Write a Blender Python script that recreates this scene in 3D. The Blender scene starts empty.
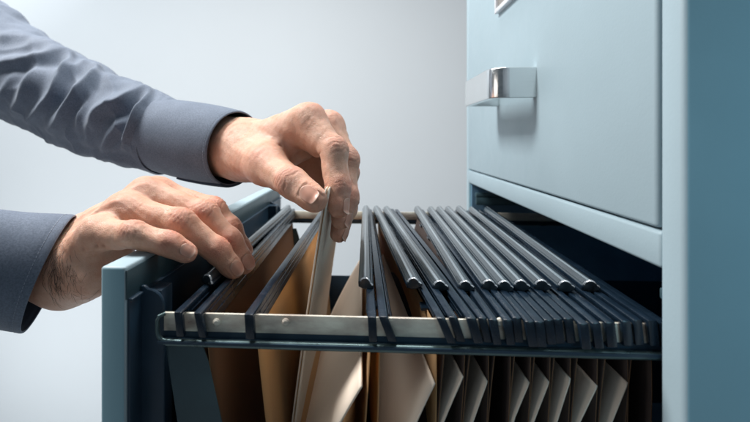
import bpy, bmesh, math, random
import numpy as np
from mathutils import Vector, Matrix
from mathutils.bvhtree import BVHTree

random.seed(7)
rng = np.random.default_rng(7)
SC = bpy.context.scene
COL = SC.collection
Z0 = 1.30                     # height of the camera above the floor
TH = math.radians(3.2)        # the camera is turned slightly to the left of the cabinet's sides
FPX, PPX, PPY = 420.0, 345.0, 138.0
SN, CS = math.sin(TH), math.cos(TH)


def _dir(px, py):
    a = (px - PPX) / FPX
    return -SN + CS * a, CS + SN * a, (PPY - py) / FPX


def at(px, py, Y):
    dx, dy, dz = _dir(px, py)
    t = Y / dy
    return Vector((dx * t, Y, dz * t + Z0))


def xat(px, Y):
    dx, dy, dz = _dir(px, 0)
    return dx / dy * Y


# ------------------------------------------------------------------ helpers
def link(name, me, mat=None, parent=None):
    o = bpy.data.objects.new(name, me)
    COL.objects.link(o)
    if mat is not None:
        for m in (mat if isinstance(mat, (list, tuple)) else [mat]):
            me.materials.append(m)
    if parent is not None:
        o.parent = parent
        o.matrix_parent_inverse = Matrix.Translation(-parent.location) if parent.parent is None else Matrix.Identity(4)
    return o


def empty(name, loc, label, cat, group=None):
    o = bpy.data.objects.new(name, None)
    COL.objects.link(o)
    o.location = loc
    o.empty_display_size = 0.02
    tag(o, label, cat, group)
    return o


def tag(o, label=None, cat=None, group=None, kind=None):
    if label: o['label'] = label
    if cat: o['category'] = cat
    if group: o['group'] = group
    if kind: o['kind'] = kind


class MB:
    """collects shapes into one mesh"""
    def __init__(s):
        s.bm = bmesh.new()

    def box(s, x0, x1, y0, y1, z0, z1, bev=0.0, seg=2):
        t = bmesh.new()
        bmesh.ops.create_cube(t, size=1.0)
        for v in t.verts:
            v.co = Vector(((x0 + x1) / 2 + v.co.x * (x1 - x0), (y0 + y1) / 2 + v.co.y * (y1 - y0), (z0 + z1) / 2 + v.co.z * (z1 - z0)))
        if bev > 0:
            bmesh.ops.bevel(t, geom=list(t.edges), offset=bev, segments=seg, profile=0.5, affect='EDGES', clamp_overlap=True)
        s._add(t)
        return s

    def prism(s, pts, axis, a0, a1, bev=0.0, seg=2):
        """pts: 2D outline in the two other axes (in x,y,z order); extruded along axis"""
        t = bmesh.new()
        def mk(p, a):
            c = list(p); c.insert(axis, a)
            return t.verts.new(c)
        lo = [mk(p, a0) for p in pts]; hi = [mk(p, a1) for p in pts]
        n = len(pts)
        t.faces.new(lo); t.faces.new(hi[::-1])
        for i in range(n):
            t.faces.new((lo[i], lo[(i + 1) % n], hi[(i + 1) % n], hi[i]))
        bmesh.ops.recalc_face_normals(t, faces=list(t.faces))
        if bev > 0:
            bmesh.ops.bevel(t, geom=list(t.edges), offset=bev, segments=seg, profile=0.5, affect='EDGES', clamp_overlap=True)
        s._add(t)
        return s

    def tube(s, pts, r, n=12, caps=True):
        pts = [Vector(p) for p in pts]
        rs = r if isinstance(r, (list, tuple)) else [r] * len(pts)
        t = bmesh.new(); rings = []
        up = None
        for i, p in enumerate(pts):
            d = (pts[min(i + 1, len(pts) - 1)] - pts[max(i - 1, 0)]).normalized()
            if up is None:
                up = d.orthogonal().normalized()
            up = (up - d * up.dot(d)).normalized()
            b = d.cross(up)
            rings.append([t.verts.new(p + (up * math.cos(2 * math.pi * k / n) + b * math.sin(2 * math.pi * k / n)) * rs[i]) for k in range(n)])
        for a, b in zip(rings, rings[1:]):
            for k in range(n):
                t.faces.new((a[k], a[(k + 1) % n], b[(k + 1) % n], b[k]))
        if caps:
            t.faces.new(rings[0][::-1]); t.faces.new(rings[-1])
        bmesh.ops.recalc_face_normals(t, faces=list(t.faces))
        s._add(t)
        return s

    def _add(s, t):
        me = bpy.data.meshes.new('tmp'); t.to_mesh(me); t.free()
        s.bm.from_mesh(me); bpy.data.meshes.remove(me)

    def build(s, name, mat, parent=None, smooth=35):
        me = bpy.data.meshes.new(name)
        for v in s.bm.verts:
            v.co.z += Z0
        s.bm.to_mesh(me); s.bm.free()
        o = link(name, me, mat, parent)
        if smooth:
            for p in me.polygons: p.use_smooth = True
            me.set_sharp_from_angle(angle=math.radians(smooth))
        return o


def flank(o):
    """the teal shade on the camera-side flank is put into its paint colour"""
    o.data.materials.append(M['paint_shade_side'])
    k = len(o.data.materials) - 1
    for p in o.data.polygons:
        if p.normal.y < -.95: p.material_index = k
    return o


def grid_mesh(name, P, mat, parent=None, closed_u=False, smooth=True, flip=False):
    """P: (nu,nv,3) numpy in world coordinates"""
    nu, nv = P.shape[:2]
    me = bpy.data.meshes.new(name)
    idx = np.arange(nu * nv).reshape(nu, nv)
    if closed_u:
        a = idx; b = np.roll(idx, -1, 0)
    else:
        a = idx[:-1]; b = idx[1:]
    f = np.stack([a[:, :-1], b[:, :-1], b[:, 1:], a[:, 1:]], -1).reshape(-1, 4)
    if flip: f = f[:, ::-1]
    me.from_pydata(P.reshape(-1, 3).tolist(), [], f.tolist())
    me.update()
    o = link(name, me, mat, parent)
    if smooth:
        me.polygons.foreach_set('use_smooth', [True] * len(me.polygons))
    return o


# ------------------------------------------------------------------ materials
def nmat(name):
    m = bpy.data.materials.new(name); m.use_nodes = True
    nt = m.node_tree
    return m, nt, nt.nodes['Principled BSDF']


def N(nt, typ, **kw):
    n = nt.nodes.new(typ)
    for k, v in kw.items():
        if k in n.inputs.keys(): n.inputs[k].default_value = v
        else: setattr(n, k, v)
    return n


def mixcol(nt, fac, c1, c2):
    m = nt.nodes.new('ShaderNodeMix'); m.data_type = 'RGBA'
    if isinstance(fac, (int, float)): m.inputs[0].default_value = fac
    else: nt.links.new(fac, m.inputs[0])
    for i, c in ((6, c1), (7, c2)):
        if isinstance(c, (tuple, list)): m.inputs[i].default_value = (*c[:3], 1)
        else: nt.links.new(c, m.inputs[i])
    return m.outputs[2]


def ramp(nt, sock, p0, p1, v0=0.0, v1=1.0):
    r = nt.nodes.new('ShaderNodeMapRange')
    r.inputs[1].default_value = p0; r.inputs[2].default_value = p1
    r.inputs[3].default_value = v0; r.inputs[4].default_value = v1
    nt.links.new(sock, r.inputs[0])
    return r.outputs[0]


def simple_mat(name, col, rough=0.5, metal=0.0, var=0.08, vscale=40, bump=0.0, bscale=600, coat=0.0, spec=0.5, stretch=(1, 1, 1), emit=None):
    m, nt, b = nmat(name)
    tc = N(nt, 'ShaderNodeTexCoord')
    mp = N(nt, 'ShaderNodeMapping'); mp.inputs['Scale'].default_value = stretch
    nt.links.new(tc.outputs['Object'], mp.inputs['Vector'])
    nz = N(nt, 'ShaderNodeTexNoise', Scale=vscale, Detail=6.0, Roughness=0.6)
    nt.links.new(mp.outputs['Vector'], nz.inputs['Vector'])
    f = ramp(nt, nz.outputs['Fac'], 0.3, 0.7)
    c = mixcol(nt, f, [x * (1 - var) for x in col], [min(1, x * (1 + var)) for x in col])
    nt.links.new(c, b.inputs['Base Color'])
    rr = ramp(nt, nz.outputs['Fac'], 0.3, 0.7, max(0, rough - 0.06), min(1, rough + 0.06))
    nt.links.new(rr, b.inputs['Roughness'])
    b.inputs['Metallic'].default_value = metal
    b.inputs['Specular IOR Level'].default_value = spec
    b.inputs['Coat Weight'].default_value = coat
    if bump > 0:
        n2 = N(nt, 'ShaderNodeTexNoise', Scale=bscale, Detail=4.0)
        nt.links.new(mp.outputs['Vector'], n2.inputs['Vector'])
        bp = N(nt, 'ShaderNodeBump', Strength=bump, Distance=0.0006)
        nt.links.new(n2.outputs['Fac'], bp.inputs['Height'])
        nt.links.new(bp.outputs['Normal'], b.inputs['Normal'])
    return m


def paint_mat(name, col):
    """sprayed steel: orange peel, slow waviness, smudges and a few specks"""
    m, nt, b = nmat(name)
    tc = N(nt, 'ShaderNodeTexCoord')
    big = N(nt, 'ShaderNodeTexNoise', Scale=7.0, Detail=5.0, Roughness=.6)
    sm = N(nt, 'ShaderNodeTexNoise', Scale=34.0, Detail=7.0, Roughness=.7, Distortion=.8)
    peel = N(nt, 'ShaderNodeTexNoise', Scale=620.0, Detail=2.0)
    wav = N(nt, 'ShaderNodeTexNoise', Scale=16.0, Detail=1.0)
    sp = N(nt, 'ShaderNodeTexVoronoi', Scale=42.0)
    for t in (big, sm, peel, wav, sp): nt.links.new(tc.outputs['Object'], t.inputs['Vector'])
    c = mixcol(nt, ramp(nt, big.outputs['Fac'], .3, .7), [x * .965 for x in col], [x * 1.03 for x in col])
    speck = ramp(nt, sp.outputs['Distance'], .030, .045, .55, 0)
    gate = ramp(nt, sm.outputs['Fac'], .60, .64)
    ml = N(nt, 'ShaderNodeMath', operation='MULTIPLY'); nt.links.new(speck, ml.inputs[0]); nt.links.new(gate, ml.inputs[1])
    c = mixcol(nt, ml.outputs[0], c, [x * .45 for x in col])
    nt.links.new(c, b.inputs['Base Color'])
    nt.links.new(ramp(nt, sm.outputs['Fac'], .32, .68, .36, .52), b.inputs['Roughness'])
    b.inputs['Specular IOR Level'].default_value = .38
    b1 = N(nt, 'ShaderNodeBump', Strength=.10, Distance=.0006); nt.links.new(peel.outputs['Fac'], b1.inputs['Height'])
    b2 = N(nt, 'ShaderNodeBump', Strength=.30, Distance=.0012); nt.links.new(wav.outputs['Fac'], b2.inputs['Height'])
    nt.links.new(b2.outputs['Normal'], b1.inputs['Normal'])
    nt.links.new(b1.outputs['Normal'], b.inputs['Normal'])
    return m


M = {}
M['paint'] = paint_mat('blue_paint', (0.325, 0.425, 0.475))
M['paint_shade_side'] = paint_mat('blue_paint_shade_tint', (0.265, 0.455, 0.535))  # same paint, with the bluer tint of the shaded side mixed in
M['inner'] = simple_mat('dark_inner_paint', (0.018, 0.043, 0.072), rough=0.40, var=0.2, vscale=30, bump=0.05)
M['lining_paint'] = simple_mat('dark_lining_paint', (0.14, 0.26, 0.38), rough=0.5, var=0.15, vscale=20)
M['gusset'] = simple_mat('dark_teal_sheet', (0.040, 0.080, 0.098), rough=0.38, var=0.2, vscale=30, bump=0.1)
M['rod'] = simple_mat('dark_green_steel', (0.10, 0.15, 0.155), rough=0.3, metal=0.7, var=0.25, vscale=60)
M['steel'] = simple_mat('mottled_steel', (0.86, 0.69, 0.59), rough=0.32, metal=0.3, var=0.45, vscale=30, bump=0.25, bscale=260, stretch=(1, 1, 3))  # strong mottling puts the rail's dark reflections into its colour
M['chrome'] = simple_mat('brushed_chrome', (0.80, 0.81, 0.81), rough=0.20, metal=1.0, var=0.04, vscale=90, bump=0.06, bscale=500, stretch=(1, 1, 12))
M['black'] = simple_mat('black_plastic', (0.0075, 0.0165, 0.029), rough=0.24, var=0.3, vscale=80, bump=0.08, bscale=900)
M['bartop'] = M['black']
M['kraftdark'] = simple_mat('shaded_kraft_card', (0.055, 0.040, 0.036), rough=0.75, var=0.1, vscale=30, bump=0.15, bscale=1500, spec=0.25)  # same kraft, the shade among the crowded files put into its colour
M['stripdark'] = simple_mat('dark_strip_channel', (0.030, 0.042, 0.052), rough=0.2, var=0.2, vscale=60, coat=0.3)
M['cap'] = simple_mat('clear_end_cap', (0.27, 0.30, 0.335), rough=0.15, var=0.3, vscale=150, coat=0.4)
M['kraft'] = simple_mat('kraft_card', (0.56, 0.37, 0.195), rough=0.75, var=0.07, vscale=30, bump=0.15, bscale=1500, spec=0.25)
M['kraftmid'] = simple_mat('half_shaded_kraft_card', (0.20, 0.115, 0.065), rough=0.75, var=0.1, vscale=30, bump=0.15, bscale=1500, spec=0.25)  # same kraft with part of the shade put into its colour
M['card'] = simple_mat('cream_paper', (0.90, 0.785, 0.665), rough=0.7, var=0.03, vscale=25, bump=0.06, bscale=1200, spec=0.25)
M['thin'] = simple_mat('thin_cream_card', (0.86, 0.80, 0.72), rough=0.7, var=0.03, vscale=25, bump=0.06, bscale=1200, spec=0.25)


def translucent(m, col, fac):
    nt = m.node_tree
    tr = N(nt, 'ShaderNodeBsdfTranslucent'); tr.inputs['Color'].default_value = (*col, 1)
    mx = N(nt, 'ShaderNodeMixShader'); mx.inputs[0].default_value = fac
    nt.links.new(nt.nodes['Principled BSDF'].outputs[0], mx.inputs[1]); nt.links.new(tr.outputs[0], mx.inputs[2])
    nt.links.new(mx.outputs[0], nt.nodes['Material Output'].inputs['Surface'])


translucent(M['thin'], (.92, .82, .70), .40)
translucent(M['card'], (.90, .78, .62), .15)
M['paperdark'] = simple_mat('grey_label_card', (0.22, 0.21, 0.20), rough=0.7, var=0.1)
M['frame'] = simple_mat('pale_label_frame', (0.82, 0.83, 0.86), rough=0.3, var=0.03, metal=0.3)
translucent(M['kraft'], (.85, .56, .28), .42)
translucent(M['kraftmid'], (.60, .34, .18), .25)
M['wall'] = simple_mat('pale_wall_paint', (0.64, 0.682, 0.715), rough=0.9, var=0.012, vscale=3, bump=0.03, bscale=200)
M['floor'] = simple_mat('grey_floor', (0.55, 0.57, 0.58), rough=0.7, var=0.06, vscale=5, bump=0.05, bscale=100)


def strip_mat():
    m, nt, b = nmat('label_strip_highlight')
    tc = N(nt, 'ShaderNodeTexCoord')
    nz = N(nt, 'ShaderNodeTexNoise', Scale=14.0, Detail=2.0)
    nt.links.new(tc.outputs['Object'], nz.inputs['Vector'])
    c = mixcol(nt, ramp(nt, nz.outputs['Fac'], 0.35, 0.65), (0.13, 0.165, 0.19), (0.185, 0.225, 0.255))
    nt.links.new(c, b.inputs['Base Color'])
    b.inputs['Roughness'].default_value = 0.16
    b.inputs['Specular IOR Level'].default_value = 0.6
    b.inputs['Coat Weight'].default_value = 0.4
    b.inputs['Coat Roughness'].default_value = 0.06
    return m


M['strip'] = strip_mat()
# ------------------------------------------------------------------ setting
def plane(name, pts, mat):
    me = bpy.data.meshes.new(name)
    me.from_pydata(pts, [], [list(range(len(pts)))]); me.update()
    o = link(name, me, mat)
    tag(o, kind='structure')
    return o


plane('wall', [(-4, 1.75, 0), (4, 1.75, 0), (4, 1.75, 3.8), (-4, 1.75, 3.8)], M['wall'])
plane('floor', [(-4, -3, 0), (4, -3, 0), (4, 1.75, 0), (-4, 1.75, 0)], M['floor'])

# ------------------------------------------------------------------ filing cabinet
XC = 0.146                       # front plane of the cabinet
YN, YF = 0.2195, 0.6235          # the opening between the two posts
CN, CF = 0.203, 0.636            # outer faces
cab = empty('filing_cabinet', (0.42, 0.42, 0), 'pale blue steel filing cabinet with one drawer pulled open', 'filing cabinet')
b = MB()
# the two sides, folded round to make the front posts
b.box(XC, 0.75, CN, YN, -1.28, 0.300, 0.0028, 4)
b.box(XC, 0.75, YF, CF, -1.28, 0.300, 0.0022, 3)
b.box(XC + .002, 0.748, CN + .003, CF - .003, 0.2960, 0.3100, 0.003, 3)     # top
b.box(XC + .004, 0.748, YN - .004, YF + .004, -1.27, -0.376, 0.002)          # lower front block
b.box(0.735, 0.7495, CN + .002, CF - .002, -1.27, 0.298, 0.001)              # back
b.box(XC, XC + .030, YN - .001, YF + .001, -0.0656, -0.0468, 0.0022, 4)      # rail between the drawers
b.box(XC, XC + .030, YN - .001, YF + .001, 0.272, 0.299, 0.002, 3)
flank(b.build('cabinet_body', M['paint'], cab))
# dark inside of the compartment
b = MB()
b.box(XC + .004, 0.73, YN + .0005, YN + .004, -0.374, -0.060)
b.box(XC + .004, 0.73, YF - .004, YF - .0005, -0.374, -0.060)
b.box(XC + .026, 0.73, YN + .004, YF - .004, -0.0600, -0.0575)
b.box(0.726, 0.732, YN + .004, YF - .004, -0.374, -0.060)
b.box(XC + .004, 0.73, YN + .004, YF - .004, -0.3755, -0.370)
b.build('compartment_lining', M['lining_paint'], cab)
# drawer runners on both sides of the compartment
for y0, y1 in ((YN + .0045, YN + .0125), (YF - .0125, YF - .0045)):
    r = MB()
    r.box(XC + .008, 0.66, y0, y1, -0.0850, -0.0790, 0.001)
    r.box(XC + .008, 0.66, y0, (y0 + y1) / 2, -0.0960, -0.0850, 0.0006)
    r.build('drawer_runner', M['gusset'], cab)
# closed drawer above
cd = MB()
cd.box(XC - .0004, XC + .020, YN + .0016, YF - .0014, -0.0456, 0.2705, 0.0022, 4)
cdo = cd.build('closed_drawer', M['paint'], cab)


def sub(parent, o):
    """parent a sub-part to a part (world-space meshes stay where they are)"""
    o.parent = parent
    return o


def strap(pts, half_t, z0, z1, name, mat, bev=0.0015):
    """a strap bent along a plan outline pts (x,y)"""
    n = len(pts)
    outl = []
    for side in (1, -1):
        seq = range(n) if side == 1 else range(n - 1, -1, -1)
        for i in seq:
            p = Vector(pts[i]); d = (Vector(pts[min(i + 1, n - 1)]) - Vector(pts[max(i - 1, 0)])).normalized()
            nrm = Vector((-d.y, d.x))
            outl.append(tuple(p + nrm * half_t * side))
    m = MB(); m.prism(outl, 2, z0, z1, bev, 3)
    return m


def arc(cx, cy, r, a0, a1, n=9):
    return [(cx + r * math.cos(math.radians(a0 + (a1 - a0) * i / (n - 1))), cy + r * math.sin(math.radians(a0 + (a1 - a0) * i / (n - 1)))) for i in range(n)]


XO, RR = XC - 0.036, 0.013
y_a, y_b = 0.3765, 0.4805
path = [(XC + .001, y_a)] + [(XC - .010, y_a)] + arc(XO + RR, y_a + RR, RR, 270, 180) + [(XO, (y_a + y_b) / 2)] + arc(XO + RR, y_b - RR, RR, 180, 90) + [(XC - .010, y_b), (XC + .001, y_b)]
hd = strap(path, 0.0036, 0.0352, 0.0618, 'handle', M['chrome'], 0.0022)
sub(cdo, hd.build('handle', M['chrome'], None, 40))
# label frame above the handle
f = MB()
ya, yb, za, zb = 0.368, 0.4795, 0.1385, 0.1790
t = 0.0050
for (p, q, r_, s_) in ((ya, yb, za, za + t), (ya, yb, zb - t, zb), (ya, ya + t, za + t, zb - t), (yb - t, yb, za + t, zb - t)):
    f.box(XC - .0052, XC + .0008, p, q, r_, s_, 0.0008)
sub(cdo, f.build('label_frame', M['frame'], None))
f = MB(); f.box(XC - .0022, XC + .0005, ya + t - .0005, yb - t + .0005, za + t - .0005, zb - t + .0005)
sub(cdo, f.build('label_card', M['paperdark'], None))

# ------------------------------------------------------------------ the open drawer
XI, XT = -0.1322, -0.1462        # inner and outer face of the drawer front
DN, DF = 0.2215, 0.6215
ZT = -0.0703
d = MB()
d.box(XT, XI, DN, DF, -0.372, ZT, 0.0016, 3)
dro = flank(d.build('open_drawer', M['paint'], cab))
dro['label'] = 'open drawer with dark inner frame full of hanging files'
# folded inner lining: lower than the lip, with a bright bent edge
d = MB()
d.box(XI - .0004, XI + .0016, DN + .002, DF - .0005, -0.360, -0.0885, 0.0006)
d.box(XI - .0004, XI + .0030, DN + .002, DF - .0005, -0.0898, -0.0882, 0.0006)
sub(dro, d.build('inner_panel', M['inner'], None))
d = MB()
d.box(XI - .0003, XI + .0007, DN + .0006, DF - .0006, -0.0884, ZT - .0022, 0.0003)  # dark sheet that paints the shade on the lip's inner face
sub(dro, d.build('lip_shade_sheet', M['gusset'], None))
RZ = -0.0982                     # top of the hanging rails
RN, RF = 0.2312, 0.5612
XR0 = -0.1150
for side, Y in ((1, RN), (-1, RF)):
    r = MB(); r.box(XR0, 0.50, Y - .0009, Y + .0009, RZ - .0102, RZ, 0.0003)
    sub(dro, r.build('hanging_rail', M['steel'], None))
    # dark flange below the strip
    r = MB(); r.box(XR0 - .001, 0.50, Y - .0006, Y + .0006, RZ - .0135, RZ - .0101)
    r.box(XR0 - .001, 0.50, Y - side * .0035 - .003, Y - side * .0035 + .003, RZ - .0150, RZ - .0135)
    sub(dro, r.build('rail_flange', M['inner'], None))
    y = Y - side * .0042
    zc = RZ - .0150
    pts = [(0.50, y, zc), (0.2, y, zc), (-0.05, y, zc), (XR0 + .004, y, zc), (XR0 + .001, y, zc + .0008), (XR0 - .0012, y, zc + .003), (XR0 - .002, y, zc + .006), (XR0 - .002, y, RZ - .003), (XR0 - .001, y, RZ - .0008), (XR0 + .0015, y + side * .002, RZ + .0)]
    r = MB(); r.tube(pts[:3], .0022, 14); r.tube(pts[2:], [.0022, .0020, .0016, .0013, .0012, .0012, .0012, .0010], 12)
    sub(dro, r.build('support_rod', M['rod'], None))
# rivets on the near rail
for px in (217, 286, 500):
    c = at(px, 322, RN - .0010); c.z -= Z0
    r = MB()
    ring = []
    r.tube([(c.x, c.y + .0006, c.z), (c.x, c.y - .0009, c.z), (c.x, c.y - .0016, c.z)], [.0023, .0022, .0012], 14)
    sub(dro, r.build('rivet', M['steel'], None))
# bracket posts joining the rails to the drawer front
for side, Y in ((1, RN), (-1, RF)):
    r = MB()
    o = [(-0.1312, -0.355), (-0.1312, -0.0850), (-0.1290, -0.0850)] + [(-0.1270 + .0095 * math.sin(math.radians(a)), -0.0965 + .0095 * math.cos(math.radians(a))) for a in range(0, 91, 15)] + [(-0.1168, -0.355)]
    r.prism([(p[0], p[1]) for p in o], 1, Y + side * .004, Y + side * .0065, 0.0005, 1)
    r.box(-0.1310, -0.1200, Y + side * .0065, Y + side * .0200, -0.355, -0.0885, 0.0005)
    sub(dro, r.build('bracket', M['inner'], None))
    g = MB()
    yy = Y + side * .0074
    q = [at(p[0], p[1], yy) for p in ((166, 345), (203, 345), (208.5, 362), (222, 422))]
    if side == 1:
        o = [(v.x, v.z - Z0) for v in q]
        o += [(o[3][0] + .03, -0.26), (o[0][0] + .022, -0.26)]
        GPOLY = o
    g.prism(GPOLY, 1, yy - .0006, yy + .0006, 0.0002, 1)
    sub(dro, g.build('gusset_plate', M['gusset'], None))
# tray: low walls and a bottom
d = MB()
d.box(XI + .002, 0.50, RN - .006, RN - .0045, -0.345, -0.190)
d.box(XI + .002, 0.50, RF + .008, RF + .0095, -0.345, -0.1870, 0.0004)
d.box(XI + .002, 0.50, RN - .006, RF + .0095, -0.3465, -0.345)
d.box(0.499, 0.5005, RN - .006, RF + .0095, -0.345, -0.10)
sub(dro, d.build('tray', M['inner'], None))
# ------------------------------------------------------------------ hanging files
ZB = -0.0948                     # top of the hook bars
Y0, Y1 = 0.2262, 0.5662


def hook_bar(root, xn, xf, lean=0.0, w=0.0050, dz=0.0, dy=0.0):
    """a black bar that spans the drawer and drops over both rails; xn, xf = its X on the near and the far rail"""
    m = bmesh.new()
    # side outline in (Y,Z)
    o = [(Y0, ZB - .0004), (Y0, ZB - .0140), (Y0 + .0036, ZB - .0143), (Y0 + .0038, ZB - .0030), (RN + .0016, ZB - .0030), (RN + .0022, ZB - .0128),
         (RF - .0022, ZB - .0128), (RF - .0016, ZB - .0030), (Y1 - .0038, ZB - .0030), (Y1 - .0036, ZB - .0143), (Y1, ZB - .0140), (Y1, ZB - .0004)]
    o = [(y + (dy if y < .3 else dy * .5), z + dz) if (y < RN or y > RF) else (y, z + dz) for y, z in o]
    h = w / 2
    def X(y): return xn + (xf - xn) * (y - RN) / (RF - RN)
    A = [m.verts.new((X(y) - h + lean * (z - ZB), y, z)) for y, z in o]
    B = [m.verts.new((X(y) + h + lean * (z - ZB), y, z)) for y, z in o]
    n = len(o)
    m.faces.new(A); m.faces.new(B[::-1])
    for i in range(n):
        m.faces.new((A[i], A[(i + 1) % n], B[(i + 1) % n], B[i]))
    bmesh.ops.recalc_face_normals(m, faces=list(m.faces))
    bmesh.ops.triangulate(m, faces=[f for f in m.faces if len(f.verts) > 4])
    bmesh.ops.dissolve_limit(m, angle_limit=math.radians(1), verts=list(m.verts), edges=list(m.edges))
    bmesh.ops.bevel(m, geom=list(m.edges), offset=0.0007, segments=2, profile=0.5, affect='EDGES', clamp_overlap=True)
    mb = MB(); mb._add(m)
    # little ribs and clip along the flank
    for k in range(5):
        y = RN + .03 + k * .062 + random.uniform(-.006, .006)
        x = X(y)
        mb.box(x - h - .0005, x + h + .0005, y, y + .010, ZB - .0118, ZB - .0098, 0.0003, 1)
    for zz in (-.0045, -.0085):
        pts = [(X(y) + lean * zz, y, ZB + zz) for y in (RN + .006, RF - .006)]
        for sgn in (-1, 1):
            mb.tube([(p[0] + sgn * h, p[1], p[2]) for p in pts], .0005, 6)
    return mb.build('hook_bar', M['black'], root)


def strip_part(root, pn, pf, lean, w=0.0097):
    """clear label strip: a flat lens over a dark channel, drawn from near to far point (world coords)"""
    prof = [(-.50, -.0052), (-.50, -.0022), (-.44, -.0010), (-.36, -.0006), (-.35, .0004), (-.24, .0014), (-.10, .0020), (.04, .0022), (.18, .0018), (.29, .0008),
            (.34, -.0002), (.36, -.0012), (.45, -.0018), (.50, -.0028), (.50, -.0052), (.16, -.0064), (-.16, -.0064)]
    mats = [1, 1, 3, 0, 3, 3, 0, 3, 3, 3, 3, 1, 3, 1, 1, 1, 1]  # the narrow paler faces paint highlight lines along the strip
    prof = [(x * w, z) for x, z in prof]
    d = (pf - pn); L = d.length; d.normalize()
    side = d.cross(Vector((0, 0, 1))).normalized()
    up = side.cross(d).normalized()
    ca, sa = math.cos(lean), math.sin(lean)
    s2 = side * ca + up * sa
    u2 = up * ca - side * sa
    bm = bmesh.new(); rings = []
    for s, sc in ((-.0006, .80), (0.0004, .98), (.0016, 1.0), (L - .001, 1.0), (L, .95)):
        # the near end is cut on the slant
        ring = []
        for x, z in prof:
            cut = (-.0042 * (x / w + .5) + .0016 * (z < -.003)) if s < .01 else 0
            ring.append(bm.verts.new(pn + d * (s + cut) + s2 * x * sc + u2 * (z * sc + (1 - sc) * -.002)))
        rings.append(ring)
    n = len(prof)
    for q, (A, B) in enumerate(zip(rings, rings[1:])):
        for k in range(n):
            f = bm.faces.new((A[k], A[(k + 1) % n], B[(k + 1) % n], B[k]))
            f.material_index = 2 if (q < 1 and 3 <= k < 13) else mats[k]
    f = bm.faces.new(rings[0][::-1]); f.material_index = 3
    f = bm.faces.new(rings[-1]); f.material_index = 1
    bmesh.ops.recalc_face_normals(bm, faces=list(bm.faces))
    me = bpy.data.meshes.new('label_strip'); bm.to_mesh(me); bm.free()
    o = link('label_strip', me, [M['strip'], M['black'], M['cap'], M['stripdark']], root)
    for p in me.polygons: p.use_smooth = True
    me.set_sharp_from_angle(angle=math.radians(40))
    return o


def leaf_sheet(name, fx, zs, y0, y1, mat, parent=None, thick=0.0004, ny=26, wav=0.0006, seed=0, ztop=None):
    """a sheet given by X = fx(y, z-index), extruded over y"""
    r = np.random.default_rng(seed)
    ph = r.uniform(0, 6.28, 4)
    ys = np.linspace(y0, y1, ny)
    nz = len(zs)
    P = np.zeros((ny, nz, 3))
    for j, y in enumerate(ys):
        v = (y - y0) / (y1 - y0)
        for i in range(nz):
            x, z = fx(v, i)
            x += wav * (math.sin(5 * v + ph[0] + i * .12) + .5 * math.sin(11 * v + ph[1] - i * .2))
            P[j, i] = (x, y, z + Z0)
    o = grid_mesh(name, P, mat, parent)
    md = o.modifiers.new('thickness', 'SOLIDIFY'); md.thickness = thick; md.offset = 0
    return o


def leaf_x(F, side, v, z):
    """X of one leaf of a folder at depth fraction v and height z"""
    xl, xr = F['x']
    L = xl[0] + (xl[1] - xl[0]) * v; R = xr[0] + (xr[1] - xr[0]) * v
    s = min(1.0, max(0.0, (ZB - .0110 - z) / (ZB - .0110 - F.get('zbot', -.335))))
    mid = (L + R) / 2 + F['xb'] * s ** 1.25
    half = (R - L) / 2
    gap = F.get('hg', min(abs(R - L), .02) * .46 + .0012)
    k = s ** 1.25 if 'hg' not in F else 1 - math.exp(-s / .09)
    h_ = half + (gap - half) * k
    x = mid - h_ if side == 0 else mid + h_
    x += F.get('bl' if side == 0 else 'br', 0.0) * math.sin(math.pi * min(1, s * 1.6)) * (0.25 + 0.75 * math.sin(math.pi * v) ** 2)
    if s > .86: x = mid + (x - mid) * (1 - ((s - .86) / .14) ** 2 * .9)
    return x


def folder(root, F, seed=0, yn=0.2400, mat=None):
    """kraft folder hung from the two bars of a file"""
    nn = 14
    seq = [(0, k / (nn - 1)) for k in range(nn)] + [(1, 1 - k / (nn - 1)) for k in range(nn)]
    z0 = ZB - .0110; zb = F.get('zbot', -.335)
    def fx(v, i):
        side, s = seq[i]
        z = z0 + (zb - z0) * s
        return leaf_x(F, side, v, z), z
    o = leaf_sheet('folder', fx, seq, yn, RF - .004, mat or M['kraft'], root, 0.0005, 26, 0.0003, seed)
    o.data.materials.append(M['kraft'] if mat is not M['kraftdark'] else M['kraftmid']); o.modifiers[0].material_offset_rim = 1     # light caught by the cut edges is put into their colour
    return o


def X2(pn, pf=None, skew=0.0):
    xn = xat(pn, RN - .003)
    return (xn, xn + skew)


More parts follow.
